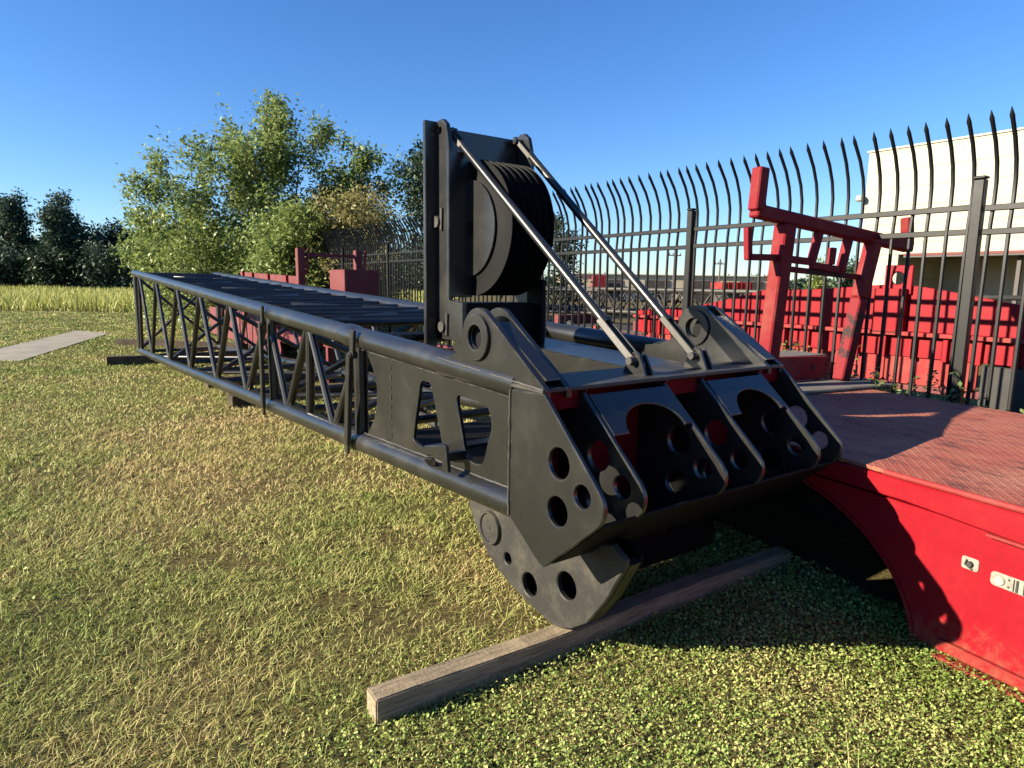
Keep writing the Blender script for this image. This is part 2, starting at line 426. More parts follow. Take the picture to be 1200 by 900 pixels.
B0 = Vector((.007, 2.569, 0)); BROT = R(36)                 # boom frame: x right, y to the far end
UB, VB = Vector((-math.sin(BROT), math.cos(BROT), 0)), Vector((math.cos(BROT), math.sin(BROT), 0))
T0 = Vector((1.936, 2.63, 0)); TROT = R(26)                 # trailer frame
UT, VT = Vector((-math.sin(TROT), math.cos(TROT), 0)), Vector((math.cos(TROT), math.sin(TROT), 0))
F0 = Vector((3.64, 5.07, 0)); FROT = R(34)                  # fence frame
UF, VF = Vector((-math.sin(FROT), math.cos(FROT), 0)), Vector((math.cos(FROT), math.sin(FROT), 0))

rng = np.random.default_rng(11)
def in_deck(p):
    x = (p[:, 0] - T0.x) * VT.x + (p[:, 1] - T0.y) * VT.y
    return x > .03
def in_poly(p, poly):
    ins = np.zeros(len(p), bool); j = len(poly) - 1
    for i in range(len(poly)):
        xi, yi = poly[i]; xj, yj = poly[j]
        ins ^= ((yi > p[:, 1]) != (yj > p[:, 1])) & (p[:, 0] < (xj - xi) * (p[:, 1] - yi) / (yj - yi + 1e-12) + xi); j = i
    return ins
def scatter(dens, y0, y1, margin=1.5, k=.92):
    """points on the lawn in a wedge that opens away from where the photographer stood"""
    out = []; ys = np.linspace(y0, y1, 25)
    for a, b in zip(ys[:-1], ys[1:]):
        hw = k * b + margin; n = int(dens((a + b) / 2) * (b - a) * 2 * hw)
        out.append(np.stack([rng.uniform(-hw, hw, n), rng.uniform(a, b, n), np.zeros(n)], 1))
    p = np.concatenate(out)
    keep = ~in_poly(p, slab)
    xr = (p[:, 0] - F0.x) * VF.x + (p[:, 1] - F0.y) * VF.y
    keep &= xr < 6
    al_ = (p[:, 0] - T0.x) * UT.x + (p[:, 1] - T0.y) * UT.y; ac_ = (p[:, 0] - T0.x) * VT.x + (p[:, 1] - T0.y) * VT.y
    keep &= ~((al_ < 2.9) & (ac_ > np.where((al_ > .2) & (al_ < 1.9), .22, .03)) & (ac_ < 2.15))
    return p[keep]
def vnoise(p, s, seed):
    """cheap smooth 2-D value noise for natural patches"""
    g = np.random.default_rng(seed).random((64, 64)); q = p[:, :2] * s
    i = np.floor(q).astype(int); f = q - i; f = f * f * (3 - 2 * f)
    gx = lambda a, b: g[(i[:, 0] + a) % 64, (i[:, 1] + b) % 64]
    return (gx(0, 0) * (1 - f[:, 0]) + gx(1, 0) * f[:, 0]) * (1 - f[:, 1]) + (gx(0, 1) * (1 - f[:, 0]) + gx(1, 1) * f[:, 0]) * f[:, 1]

def right_side(p):      # how far into the leafy ground cover (right, near) a point lies
    return np.clip((p[:, 0] * .75 - (p[:, 1] - 2.6) * .22 + .55 + (vnoise(p, 1.3, 3) - .5) * 1.4) / 1.0, 0, 1)

p = scatter(lambda y: 9000 / (1 + ((y - 1.2) / 2.7) ** 2.0), 1.2, 31)
bare = np.clip((vnoise(p, 1.7, 51) * .6 + vnoise(p, 5.2, 52) * .4 - .30) / .22, 0, 1)
keep = rng.random(len(p)) > np.maximum(right_side(p) * .66, .72 * (1 - bare) * np.clip((7 - p[:, 1]) / 3, 0, 1))
p = p[keep]; n = len(p); dist = np.hypot(p[:, 0], p[:, 1])
pat = vnoise(p, .9, 5) * .5 + vnoise(p, 3.1, 6) * .5
wd = np.maximum(.0028, .00110 * dist) * rng.uniform(.7, 1.4, n)
hh = (.014 + .020 * rng.random(n) ** 1.6 + .018 * pat) * (1 + .35 * (rng.random(n) > .96)) * np.clip(1 + .012 * dist, 1, 1.4)
V, Fq, T = blades(rng, p, hh, wd, rng.uniform(.3, 1.9, n), rng.normal(.52, .2, n) + .12 * np.exp(-((dist - 6.5) / 3.5) ** 2) * (p[:, 0] < .5) - .16 * np.clip((dist - 10) / 8, 0, 1))
tag(np_mesh('lawn_grass', V, Fq, T, 'lawn'), 'short dry mown grass covering the yard', 'grass', None, 'stuff')
# longer tufts standing out of the lawn near the photographer
q = scatter(lambda y: 1.6, 1.4, 9); q = q[rng.random(len(q)) > right_side(q) * .5]
tp = np.repeat(q, 22, 0); tp[:, :2] += rng.normal(0, .035, (len(tp), 2)); n = len(tp)
V, Fq, T = blades(rng, tp, rng.uniform(.05, .13, n), rng.uniform(.003, .006, n), rng.uniform(.4, 1.5, n), rng.normal(.33, .17, n))
tag(np_mesh('tuft_grass', V, Fq, T, 'lawn'), 'longer greener grass tufts sticking out of the mown lawn', 'grass', None, 'stuff')
# small round-leaved ground cover, right and near
p = scatter(lambda y: 15500 / (1 + ((y - 1.2) / 2.6) ** 2.4), 1.2, 10, 1.0, .85)
p = p[rng.random(len(p)) < .015 + right_side(p) * .985]; n = len(p); dist = np.hypot(p[:, 0], p[:, 1])
p[:, 2] = rng.uniform(.006, .04, n) * (.6 + vnoise(p, 4., 9))
V, Fq, T = leaves(rng, p, np.clip(.0044 * dist, .012, .022) * rng.uniform(.55, 1.35, n), rng.normal(.36, .26, n), .5, .72)
tag(np_mesh('ground_cover', V, Fq, T, 'cover'), 'small round-leaved ground cover growing through the lawn by the red trailer', 'ground cover', None, 'stuff')
# uncut field beyond the lawn
def field_pts(dens, y0, y1, x0, x1):
    m = int(dens * (y1 - y0) * (x1 - x0)); return np.stack([rng.uniform(x0, x1, m), rng.uniform(y0, y1, m), np.zeros(m)], 1)
p = np.concatenate([field_pts(26, 31, 42, -52, -4), field_pts(9, 42, 84, -95, -6)]); n = len(p)
edge = 31.5 + 1.2 * (vnoise(p, .25, 21) - .5) * 2 - .02 * (p[:, 0] + 20); p = p[p[:, 1] > edge]; n = len(p)
V, Fq, T = blades(rng, p, rng.uniform(.5, .95, n) * (.7 + .5 * vnoise(p, .3, 31)), rng.uniform(.03, .07, n) * np.clip(p[:, 1] / 40, 1, 2), rng.uniform(.1, .8, n), rng.normal(.5, .22, n))
tag(np_mesh('field_grass', V, Fq, T, 'field'), 'tall uncut yellow-green grass in the field beyond the lawn', 'grass', None, 'stuff')

# ------------------------------------------------------------------ the boom
boom = empty('boom_section', B0, BROT, 'black tapering lattice crane boom head with pulley mast and finned nose, on timbers', 'crane boom')
XL, XR = .05, 1.524
zt = lambda y: 1.198 + .0402 * y
zb = lambda y: .687 - .0402 * y
FAR = 12.75
for x in (XL, XR):
    MB().tube([(x, .0 if x > 1 else 0., zt(0.)), (x, 6, zt(6)), (x, FAR, zt(FAR))], [.064, .063, .064], 24).build('top_chord', 'black', boom)
    MB().tube([(x, 0, zb(0)), (x, 6, zb(6)), (x, FAR, zb(FAR))], [.063, .063, .064], 24).build('bottom_chord', 'black', boom)
    for fz in (zt, zb):
        MB().tube([(x, 1.66, fz(1.66)), (x, 1.72, fz(1.72)), (x, 1.83, fz(1.83)), (x, 1.89, fz(1.89))], [.064, .072, .072, .064], 24).build('chord_collar', 'black', boom)
TN = [12.0, 9.95, 8.0, 6.45, 4.95, 3.62, 2.58, 1.62]
BN = [10.95, 9.05, 7.32, 5.75, 4.42, 3.14, 2.12]
br = lambda a, b, r=.024, sg=10: MB().tube([a, b], r * 1.16, sg).build('brace', 'black', boom)
for x in (XL, XR):
    for i, b in enumerate(BN):
        br((x, TN[i], zt(TN[i])), (x, b, zb(b)), .023)
        br((x, TN[i + 1], zt(TN[i + 1])), (x, b, zb(b)), .027)
    br((x, 12.62, zt(12.6)), (x, 12.62, zb(12.6)), .045); br((x, 12.1, zt(12.1)), (x, 12.4, zb(12.4)), .026)
    br((x, 3.52, zt(3.5)), (x, 3.52, zb(3.5)), .034); br((x, 1.66, zt(1.6)), (x, 1.66, zb(1.6)), .036); br((x, 2.56, zt(2.5)), (x, 2.62, zb(2.6)), .027)
for i, t in enumerate([12.62] + TN):                        # top and bottom faces: rungs and zigzag
    br((XL, t, zt(t) - .005), (XR, t, zt(t) - .005), .028)
    if i < len(TN) - 1:
        t2 = ([12.62] + TN)[i + 1]
        for f in (1 / 3, 2 / 3): mid = t + (t2 - t) * f; br((XL, mid, zt(mid) - .005), (XR, mid, zt(mid) - .005), .023)
        a, b = (XL, XR) if i % 2 else (XR, XL)
        br((a, t - .08, zt(t) - .012), (b, t2 + .08, zt(t2) - .012), .022)
for i, t in enumerate([12.62] + BN):
    br((XL, t, zb(t)), (XR, t, zb(t)), .028)
    if i < len(BN):
        a, b = (XL, XR) if i % 2 else (XR, XL); t2 = ([12.62] + BN)[i + 1]
        br((a, t - .08, zb(t)), (b, t2 + .08, zb(t2)), .021)
for t in (12.62, 9.0, 6.0, 3.5, 2.1):                          # cross frames inside
    br((XL, t, zt(t) - .05), (XR, t, zb(t) + .05), .024); br((XR, t, zt(t) - .05), (XL, t, zb(t) + .05), .024)
for y0, y1 in ((1.56, 1.66), (3.47, 3.52)):                     # splice straps hanging outside the left face
    mb = MB(); x = -.035
    mb.bar((x, y0, zt(y0) + .06), (x, y0 + .02, zt(y0) - .10), .022, .05, (0, 1, 0)).bar((x - .012, y0 + .03, zt(y0) - .08), (x - .012, y1, zb(y1) - .01), .03, .05, (0, 1, 0)).bar((x - .004, y1 + .01, zb(y1) + .05), (x - .004, y1 + .03, zb(y1) - .07), .02, .045, (0, 1, 0))
    mb.lathe([(.0001, -.02), (.022, -.02), (.022, .025), (.0001, .025)], (x, y0 + .02, zt(y0) - .09), 'x', 16)
    mb.build('splice_strap', 'black', boom)
# solid side webs of the head with cut-outs
cut1 = rounded([(.868, 1.103), (.762, 1.108), (.63, .775), (.80, .745), (.96, .77)], .035)
cut2 = rounded([(.52, 1.085), (.245, 1.073), (.209, .996), (.285, .793), (.37, .783), (.43, .81)], .05)
web = [(1.60, zt(1.6) - .02), (0, zt(0) - .02), (0, zb(0) + .02), (1.60, zb(1.6) + .02)] + [(1.45, .80), (1.41, .90), (1.41, 1.0), (1.46, 1.10)]
for x in (XL, XR):
    MB().plate(web, [cut1, cut2, circ((.06, .905), .035, 20)] if x == XL else [], .02, YZ(x)).build('side_web', 'black' if x == XL else 'nylon_shade', boom)  # right web left solid and coloured near black to paint the shade inside
MB().bar((XL + .02, 1.08, zb(1.08)), (XR - .02, 1.08, zb(1.08)), .10, .06).build('cross_beam', 'black', boom)
# small handle bracket on the lower edge of the web
mb = MB(); mb.bar((.02, .69, .70), (-.05, .62, .762), .05, .018).bar((-.055, .64, .80), (-.055, .44, .845), .02, .045).bar((-.055, .455, .86), (-.055, .435, .74), .022, .045, (0, 1, 0)).bar((-.055, .445, .81), (.05, .445, .81), .04, .045).bar((-.055, .63, .80), (.05, .63, .80), .04, .045)
mb.build('step_bracket', 'black', boom)
# nose: six finned plates with three holes each
SL0, SL1 = (-.207, 1.193), (-.518, .895)
prof = [(0, 1.185), SL0, SL1] + [(-.538, .868), (-.546, .842), (-.544, .812), (-.535, .787), (-.519, .768)] + [(-.24, .525), (-.22, .512), (-.195, .52), (0, .648)]
holes = [circ((-.301, .948), .060), circ((-.299, .763), .058), circ((-.432, .857), .044)]
FX = [0, .2, .672, .925, 1.372, 1.572]
for k, x in enumerate(FX):
    pr = prof if k in (0, 5) else [(-.02, 1.178), (-.20, 1.182)] + prof[2:-1] + [(-.02, .635)]
    MB().plate(pr, holes, .022, YZ(x), .004).build('nose_plate', 'black', boom)
d = Vector((0, SL1[0] - SL0[0], SL1[1] - SL0[1])).normalized()
for x0, x1 in ((FX[1], FX[2]), (FX[3], FX[4])):                 # slanted cover with the round bite
    wdt = x1 - x0 - .024; L = .215
    pts = [(0, .015), (wdt, .015), (wdt, L)]
    cx, rx, ry = wdt * .56, wdt * .37, .125
    pts += [(cx + rx * math.cos(R(a)), L - ry * math.sin(R(a))) for a in range(0, 181, 12)] + [(0, L)]
    MB().plate(pts, [], .014, frame((x0 + .012, SL0[0] + .006, SL0[1] - .012), (1, 0, 0), d)).build('cover_plate', 'black', boom)
MB().plate([(-.013, -.203), (1.585, -.203), (1.585, .13), (-.013, .13)], [], .018, XY(1.2005), .006).build('top_plate', 'black_dusty', boom)
for x0, x1 in ((FX[0], FX[1]), (FX[2], FX[3]), (FX[4], FX[5])):
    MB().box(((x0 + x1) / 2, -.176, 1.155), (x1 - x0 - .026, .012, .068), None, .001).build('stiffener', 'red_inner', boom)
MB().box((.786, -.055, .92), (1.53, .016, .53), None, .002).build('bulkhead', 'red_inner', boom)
a = Vector((0, -.235, .530)); b = Vector((0, -.512, .768))
MB().bar(Vector((.786, 0, 0)) + a, Vector((.786, 0, 0)) + b, 1.535, .014, (0, .6, .8)).build('belly_plate', 'nylon_shade', boom)  # underside coloured near black to paint its shade
MB().bar((.786, -.23, .524), (.786, -.01, .645), 1.535, .014).build('belly_plate', 'nylon_shade', boom)
# pad eyes on the chords
def padeye(x, boss):
    c = (.266, 1.373); r = .125
    t = Vector((-.206 - c[0], 1.205 - c[1])); dl = t.length; base = math.degrees(math.atan2(t.y, t.x)); off = math.degrees(math.acos(r / dl))
    a0 = base - off                                               # tangent point seen from the front corner
    out = [(-.206, 1.17), (-.206, 1.205)] + arc(c, r, a0 % 360, 25, 16)
    out += [(.395, 1.34), (.44, 1.295), (.52, 1.262), (.63, 1.25), (.63, 1.17)]
    mb = MB().plate(out, [circ(c, .052)], .028, YZ(x))
    o = mb.build('pad_eye', 'black', boom)
    mb = MB().plate(circ(c, .100), [circ(c, .054)], .022, YZ(x + boss))
    mb.build('boss_ring', 'black', o)
    mb = MB().lathe([(.001, -.012), (.036, -.012), (.036, .012), (.001, .012)], (x, c[0] - .02, c[1] - .012), 'x', 20)
    mb.build('pin_stub', 'nylon_shade', o)
padeye(.012, -.02); padeye(.118, .018); padeye(1.455, -.018); padeye(1.562, .02)
for x in (.065, 1.508):
    MB().bar((x, .17, 1.44), (x, -.17, 1.235), .076, .012, (0, -.4, .8)).build('gusset', 'black', boom)
# box girder between the webs, its top sloping down to the nose
MB().plate([(.13, .99), (1.9, 1.02), (1.9, 1.265), (.13, 1.195)], [], .42, YZ(1.06), .008).build('box_girder', 'black', boom)
# pulley mast
mast = MB()
mast.box((.405, 1.40, 1.885), (.10, .028, 1.28)).box((1.06, 1.42, 1.885), (.10, .028, 1.28))
MAST = mast.build('mast', 'black', boom)
sp = [(1.43, 1.27), (1.43, 2.42)] + [(1.415, 2.50), (1.375, 2.53), (1.325, 2.53), (1.285, 2.50), (1.26, 2.42), (1.25, 2.34), (1.25, 1.50), (1.10, 1.49), (1.10, 1.27)]
for x in (.448, 1.035):
    MB().plate(sp, [circ((1.35, 2.47), .02, 16)], .03, YZ(x)).build('side_plate', 'black', MAST)
MB().box((.492, 1.222, 1.93), (.165, .02, .82)).build('guard_plate', 'black', MAST)
MB().box((.742, 1.405, 2.405), (.55, .025, .19)).build('head_plate', 'black', MAST)
MB().box((.742, 1.445, 1.95), (.55, .02, .72)).build('back_plate', 'black', MAST)
MB().box((.742, 1.31, 1.375), (.56, .26, .22)).build('foot_plate', 'nylon_shade', MAST)
MB().box((1.02, 1.17, 1.42), (.03, .16, .42)).build('cheek_plate', 'nylon_shade', MAST)
MB().box((.375, 1.37, 1.30), (.075, .02, .19), None, .008).build('base_bracket', 'black', MAST)
for zc, yc in ((1.955, 1.36), (1.345, 1.30)):
    mb = MB(); mb.lathe([(.001, -.02), (.032, -.02), (.036, -.012), (.036, .03), (.001, .03)], (.425, yc, zc), 'x', 20)
    mb.bar((.425, yc - .04, zc + .08), (.425, yc - .035, zc - .05), .012, .02, (0, 1, 0))
    mb.build('mast_pin', 'black_dusty', MAST)
for k in range(6):
    x = .585 + k * .05; a = .021
    pr = [(.001, -a), (.06, -a), (.28, -a), (.30, -a + .004), (.383, -a), (.385, -a + .003), (.337, -.006), (.33, 0), (.337, .006), (.385, a - .003), (.383, a), (.30, a - .004), (.28, a), (.001, a)]
    MB().lathe(pr, (x, 1.19, 1.915), 'x', 64).build('pulley', 'nylon_shade', MAST)
MB().plate(circ((1.225, 1.915), .275, 48), [circ((1.21, 1.915), .045, 20)], .012, YZ(.553)).build('hub_plate', 'black', MAST)
MB().lathe([(.001, .57), (.045, .57), (.05, .575), (.05, .90), (.001, .90)], (0, 1.19, 1.915), 'x', 24).build('pulley_axle', 'black', MAST)
for xa, xb in ((.50, .62), (1.00, 1.04)):                        # stay rods from mast head to nose
    A, Bp = Vector((xa, 1.345, 2.48)), Vector((xb, -.07, 1.272)); dr = (Bp - A).normalized()
    o = MB().tube([A + dr * .14, Bp - dr * .24], .0225, 18).build('stay_rod', 'black', boom)
    sd = Vector((1, 0, 0))
    for s in (-1, 1):
        MB().bar(Bp + sd * s * .022 - dr * .27, Bp + sd * s * .022 + dr * .02, .012, .034, (0, .65, .75)).build('clevis_bar', 'black_dusty', o)
        MB().bar(A + sd * s * .018 - dr * .02, A + sd * s * .018 + dr * .17, .012, .03, (0, .65, .75)).build('clevis_bar', 'black_dusty', o)
    MB().lathe([(.001, -.045), (.018, -.045), (.018, .045), (.001, .045)], Bp, 'x', 16).build('clevis_pin', 'black_dusty', o)
    MB().lathe([(.001, -.04), (.016, -.04), (.016, .04), (.001, .04)], A, 'x', 16).build('clevis_pin', 'black', o)
    ear = [(-.14, 1.205), (.0, 1.205), (-.035, 1.30)] + arc((-.07, 1.275), .036, 40, 150, 6)
    mb = MB()
    mb.plate(ear, [], .018, YZ(xb)); mb.plate([(-.15, 1.205), (-.105, 1.205), (-.075, 1.305), (-.09, 1.305)], [], .012, YZ(xb + .04))
    mb.build('anchor_ear', 'black', boom)
# foot bracket under the head, belly skid resting on the timber
fp = [(.70, .61), (.684, .45), (.626, .363), (.505, .243), (.333, .165), (.12, .118), (.03, .104), (-.038, .104), (-.13, .136), (-.227, .206), (-.332, .346), (-.43, .528), (-.432, .56), (-.36, .60), (-.21, .55), (0, .66), (.4, .66)]
fh = [circ((.165, .222), .056), circ((-.095, .32), .062), circ((.34, .285), .03)]
FOOT = MB().plate(fp, fh, .03, YZ(.24), .005).build('foot_bracket', 'black_dusty', boom)
MB().plate(fp, [], .012, YZ(.322), .003).build('added_cheek', 'nylon_shade', FOOT)  # added plate that stops sun coming through the foot holes
MB().lathe([(.001, -.030), (.006, -.030), (.008, -.026), (.070, -.026), (.074, -.034), (.082, -.034), (.086, -.028), (.086, .06), (.001, .06)], (.24, .48, .40), 'x', 32).build('pin_head', 'black_dusty', FOOT)
belly = [(.505, .243), (.333, .165), (.12, .118), (.03, .104), (-.038, .104), (-.13, .136), (-.227, .206), (-.332, .346), (-.43, .528)]
mb = MB(); t = .014
ins = []
for i, pnt in enumerate(belly):
    a, b = Vector(belly[max(i - 1, 0)]), Vector(belly[min(i + 1, len(belly) - 1)]); tg = (b - a).normalized(); nn = Vector((tg.y, -tg.x))
    ins.append(((pnt[0] + nn.x * .0, pnt[1] + nn.y * .0), (pnt[0] + nn.x * .03, pnt[1] + nn.y * .03)))
for xa, xb in ((.257, .315),):
  mb = MB()
  rings = [[mb.bm.verts.new((x, q[0], q[1])) for q in (o_, i_) for x in (xa, xb)] for o_, i_ in ins]
  for r0, r1 in zip(rings[:-1], rings[1:]):
      for a, b in ((0, 1), (1, 3), (3, 2), (2, 0)): mb.bm.faces.new((r0[a], r0[b], r1[b], r1[a]))
  mb.bm.faces.new((rings[0][0], rings[0][1], rings[0][3], rings[0][2])); mb.bm.faces.new((rings[-1][0], rings[-1][1], rings[-1][3], rings[-1][2]))
  mb.build('belly_skid', 'black', boom)
MB().box((.90, .14, .41), (1.27, .03, .56)).build('added_sun_baffle', 'nylon_shade', boom)  # added plate that blocks sun and makes a black backdrop under the head
MB().box((.786, .85, .655), (1.44, 1.55, .012)).build('added_floor', 'nylon_shade', boom)  # added floor that darkens the view through the web cut-outs
def weld(a, b, r=.0055, step=.03, seed=0):
    a, b = Vector(a), Vector(b); n_ = max(3, int((b - a).length / step)); q = random.Random(seed)
    pts_ = [a.lerp(b, k / n_) + Vector((q.uniform(-.0012, .0012), q.uniform(-.0012, .0012), q.uniform(-.0012, .0012))) for k in range(n_ + 1)]
    MB().tube(pts_, [r * q.uniform(.75, 1.2) for _ in pts_], 6).build('weld_bead', 'black_dusty', boom)
weld((XL - .012, .03, zt(.03) - .062), (XL - .012, 1.6, zt(1.6) - .064), seed=1)
weld((XL - .012, .03, zb(.03) + .062), (XL - .012, 1.6, zb(1.6) + .064), seed=2)
weld((-.014, .004, .66), (-.014, .004, 1.18), seed=3)
for k, x in enumerate(FX[:5]): weld((x + .013, -.20, 1.19), (x + .013, -.06, 1.19), .005, seed=4 + k)
weld((-.006, -.2, 1.251 - .045), (-.006, .6, 1.25), .005, seed=12)
# weld seam dots on the web
mb = MB()
for k in range(9): mb.box((XL - .0125, 1.215, 1.13 - k * .055), (.003, .006, .022 + .008 * (k % 2)), None, 0)
mb.build('weld_bead', 'black_dusty', boom)

# ------------------------------------------------------------------ timbers
def timber(a, b, wd, ht, mat, label, z=0., seed=0):
    a, b = Vector((*a, 0)), Vector((*b, 0)); L = (b - a).length; r = random.Random(seed)
    bm = bmesh.new(); bmesh.ops.create_cube(bm, size=1)
    for v in bm.verts: v.co = Vector((v.co.x * L, v.co.y * wd, v.co.z * ht))
    bmesh.ops.subdivide_edges(bm, edges=[e for e in bm.edges if abs((e.verts[0].co - e.verts[1].co).x) > L * .5], cuts=14)
    bmesh.ops.bevel(bm, geom=[e for e in bm.edges], offset=.005, segments=2, affect='EDGES', clamp_overlap=True)
    for v in bm.verts: v.co += Vector((0, .003 * math.sin(v.co.x * 3.1 + seed), r.uniform(-.0008, .0008) + .004 * math.sin(v.co.x * 4)))
    me = bpy.data.meshes.new('timber'); bm.to_mesh(me); bm.free()
    o = link_mesh('timber', me, mat, None, 40); d = b - a
    o.location = ((a + b) / 2) + Vector((0, 0, z + ht / 2)); o.rotation_euler = (0, 0, math.atan2(d.y, d.x)); tag(o, label, 'timber', 'timbers under the boom')
    return o
timber((-.50, 2.175), (1.60, 3.60), .095, .104, 'timber', 'long weathered timber in the foreground under the boom foot, pale end toward the camera')
def at_b(x, y): q = B0 + VB * x + UB * y; return (q.x, q.y)
timber((-7.55, 12.0), (-4.9, 13.35), .22, .165, 'timber_dark', 'thick dark timber under the far end of the boom, nearer of the two', 0, 2)
timber((-9.6, 15.75), (-5.2, 15.0), .2, .15, 'timber_dark', 'thin dark timber lying beyond the far end of the boom', 0, 3)
timber(at_b(.35, 6.6), at_b(3.4, 7.1), .18, .15, 'timber_dark', 'dark timber on the grass under the middle of the lattice, nearer to the camera', 0, 4)
timber(at_b(.4, 8.3), at_b(3.2, 8.7), .18, .15, 'timber_dark', 'dark timber on the grass under the middle of the lattice, farther from the camera', 0, 5)

# ------------------------------------------------------------------ red gooseneck trailer at right
tr = empty('trailer', T0, TROT, 'bright red trailer at right with tread-plate deck, wheel arch and load rack', 'trailer')
arch_pts = [(1.05 + .9 * math.cos(R(a)), -.05 + .66 * math.sin(R(a))) for a in range(4, 177, 4)]   # opening of the wheel arch
zl = lambda y: .635 + (.02 if y > 0 else .0)
outer = [(-3.2, .02), (.15, .02)] + arch_pts[::-1][::-1] + [(1.95, .02), (2.9, .02), (2.9, .63), (.3, .63), (-3.2, .60)]
MB().plate(outer[:1] + [(.14, .02)] + sorted(arch_pts, key=lambda q: q[0]) + outer[-5:], [], .02, YZ(.0), .004).build('side_panel', 'red', tr)
inner = sorted(arch_pts, key=lambda q: q[0])
mb = MB()
rg = [[mb.bm.verts.new((x, y, z)) for x in (-.016, .022)] + [mb.bm.verts.new((x, y + (1.05 - y) * .016, z - .012)) for x in (.022, -.016)] for y, z in inner]
for r0, r1 in zip(rg[:-1], rg[1:]):
    for a in range(4): mb.bm.faces.new((r0[a], r0[(a + 1) % 4], r1[(a + 1) % 4], r1[a]))
mb.build('arch_rim', 'red', tr)
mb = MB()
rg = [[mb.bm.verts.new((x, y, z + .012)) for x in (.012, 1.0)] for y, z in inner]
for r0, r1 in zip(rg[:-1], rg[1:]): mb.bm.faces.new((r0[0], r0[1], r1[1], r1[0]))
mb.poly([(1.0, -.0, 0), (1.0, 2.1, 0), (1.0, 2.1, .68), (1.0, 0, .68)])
mb.build('wheel_well', 'nylon_shade', tr)  # liner coloured near black to deepen the shade in the arch
# deck fascia: runs along the top edge, a recessed slot rail under it
mb = MB(); mb.plate([(-3.2, .585), (-.55, .60), (.25, .645), (2.9, .645), (2.9, .745), (-3.2, .735)], [], .05, YZ(-.012), .008)
mb.build('fascia', 'red', tr)
mb = MB(); mb.plate([(-3.2, .572), (-.1, .612), (-.1, .625), (-3.2, .59)], [], .09, YZ(-.01), .005); mb.build('rub_rail', 'red_faded', tr)
mb = MB(); mb.box((-.028, -1.6, .012), (.075, 3.3, .022)).box((-.02, -1.6, .06), (.03, 3.3, .05)); mb.build('bottom_flange', 'red', tr)
MB().plate([(-.03, -3.2), (2.2, -3.2), (2.2, 2.9), (-.03, 2.9)], [], .02, XY(.756), .004).build('deck', 'tread', tr)
MB().tube([(-.034, -3.2, .757), (-.034, .36, .757)], .014, 10).build('deck_edge', 'red_faded', tr)
MB().box((-.02, .5, .735), (.05, .1, .02)).build('edge_stop', 'red', tr)
MB().box((2.21, -.15, .68), (.03, 6.1, .13)).build('rear_fascia', 'red_faded', tr)
mb = MB()
for y in (-2.6, -1.9, -1.2, -.5, 2.2, 2.75): mb.box((1.1, y, .62), (2.1, .08, .22))
mb.build('cross_member', 'red_old', tr)
# lamp and latch plates on the side
lp = (-.012, -.038, .462)
o = MB().plate(rounded([(-.034, -.027), (.034, -.027), (.034, .027), (-.034, .027)], .012), [], .006, frame(lp, (0, 1, 0), (0, 0, 1))).build('marker_base', 'white_plastic', tr)
mb = MB(); mb.lathe([(.001, -.016), (.010, -.016), (.013, -.008), (.013, 0), (.001, 0)], (lp[0], lp[1] - .003, lp[2]), 'x', 20); mb.tube([(lp[0] - .006, lp[1] - .012, lp[2] - .02), (lp[0] - .012, lp[1] + .015, lp[2] - .004), (lp[0] - .006, lp[1] + .012, lp[2] + .016)], .004, 8); mb.build('socket', 'dark', o)
lc = (-.013, -.215, .440)
o = MB().plate(rounded([(-.10, -.03), (.095, -.03), (.095, .03), (-.10, .03)], .02), [], .008, frame(lc, (0, 1, 0), (0, 0, 1))).build('latch_plate', 'white_plastic', tr)
mb = MB(); mb.lathe([(.001, -.010), (.018, -.010), (.022, -.004), (.022, 0), (.001, 0)], (lc[0], lc[1] + .060, lc[2]), 'x', 24); mb.build('reflector', 'steel', o)
mb = MB()
for dy, dz in ((.026, .015), (.026, -.015)): mb.lathe([(.001, -.007), (.004, -.007), (.004, 0), (.001, 0)], (lc[0], lc[1] + dy, lc[2] + dz), 'x', 10)
for dy, ww in ((.008, .003), (-.004, .008), (-.028, .003), (-.045, .003)): mb.box((lc[0] - .005, lc[1] + dy, lc[2]), (.006, ww, .05), None, 0)
mb.build('latch_bar', 'dark', o)

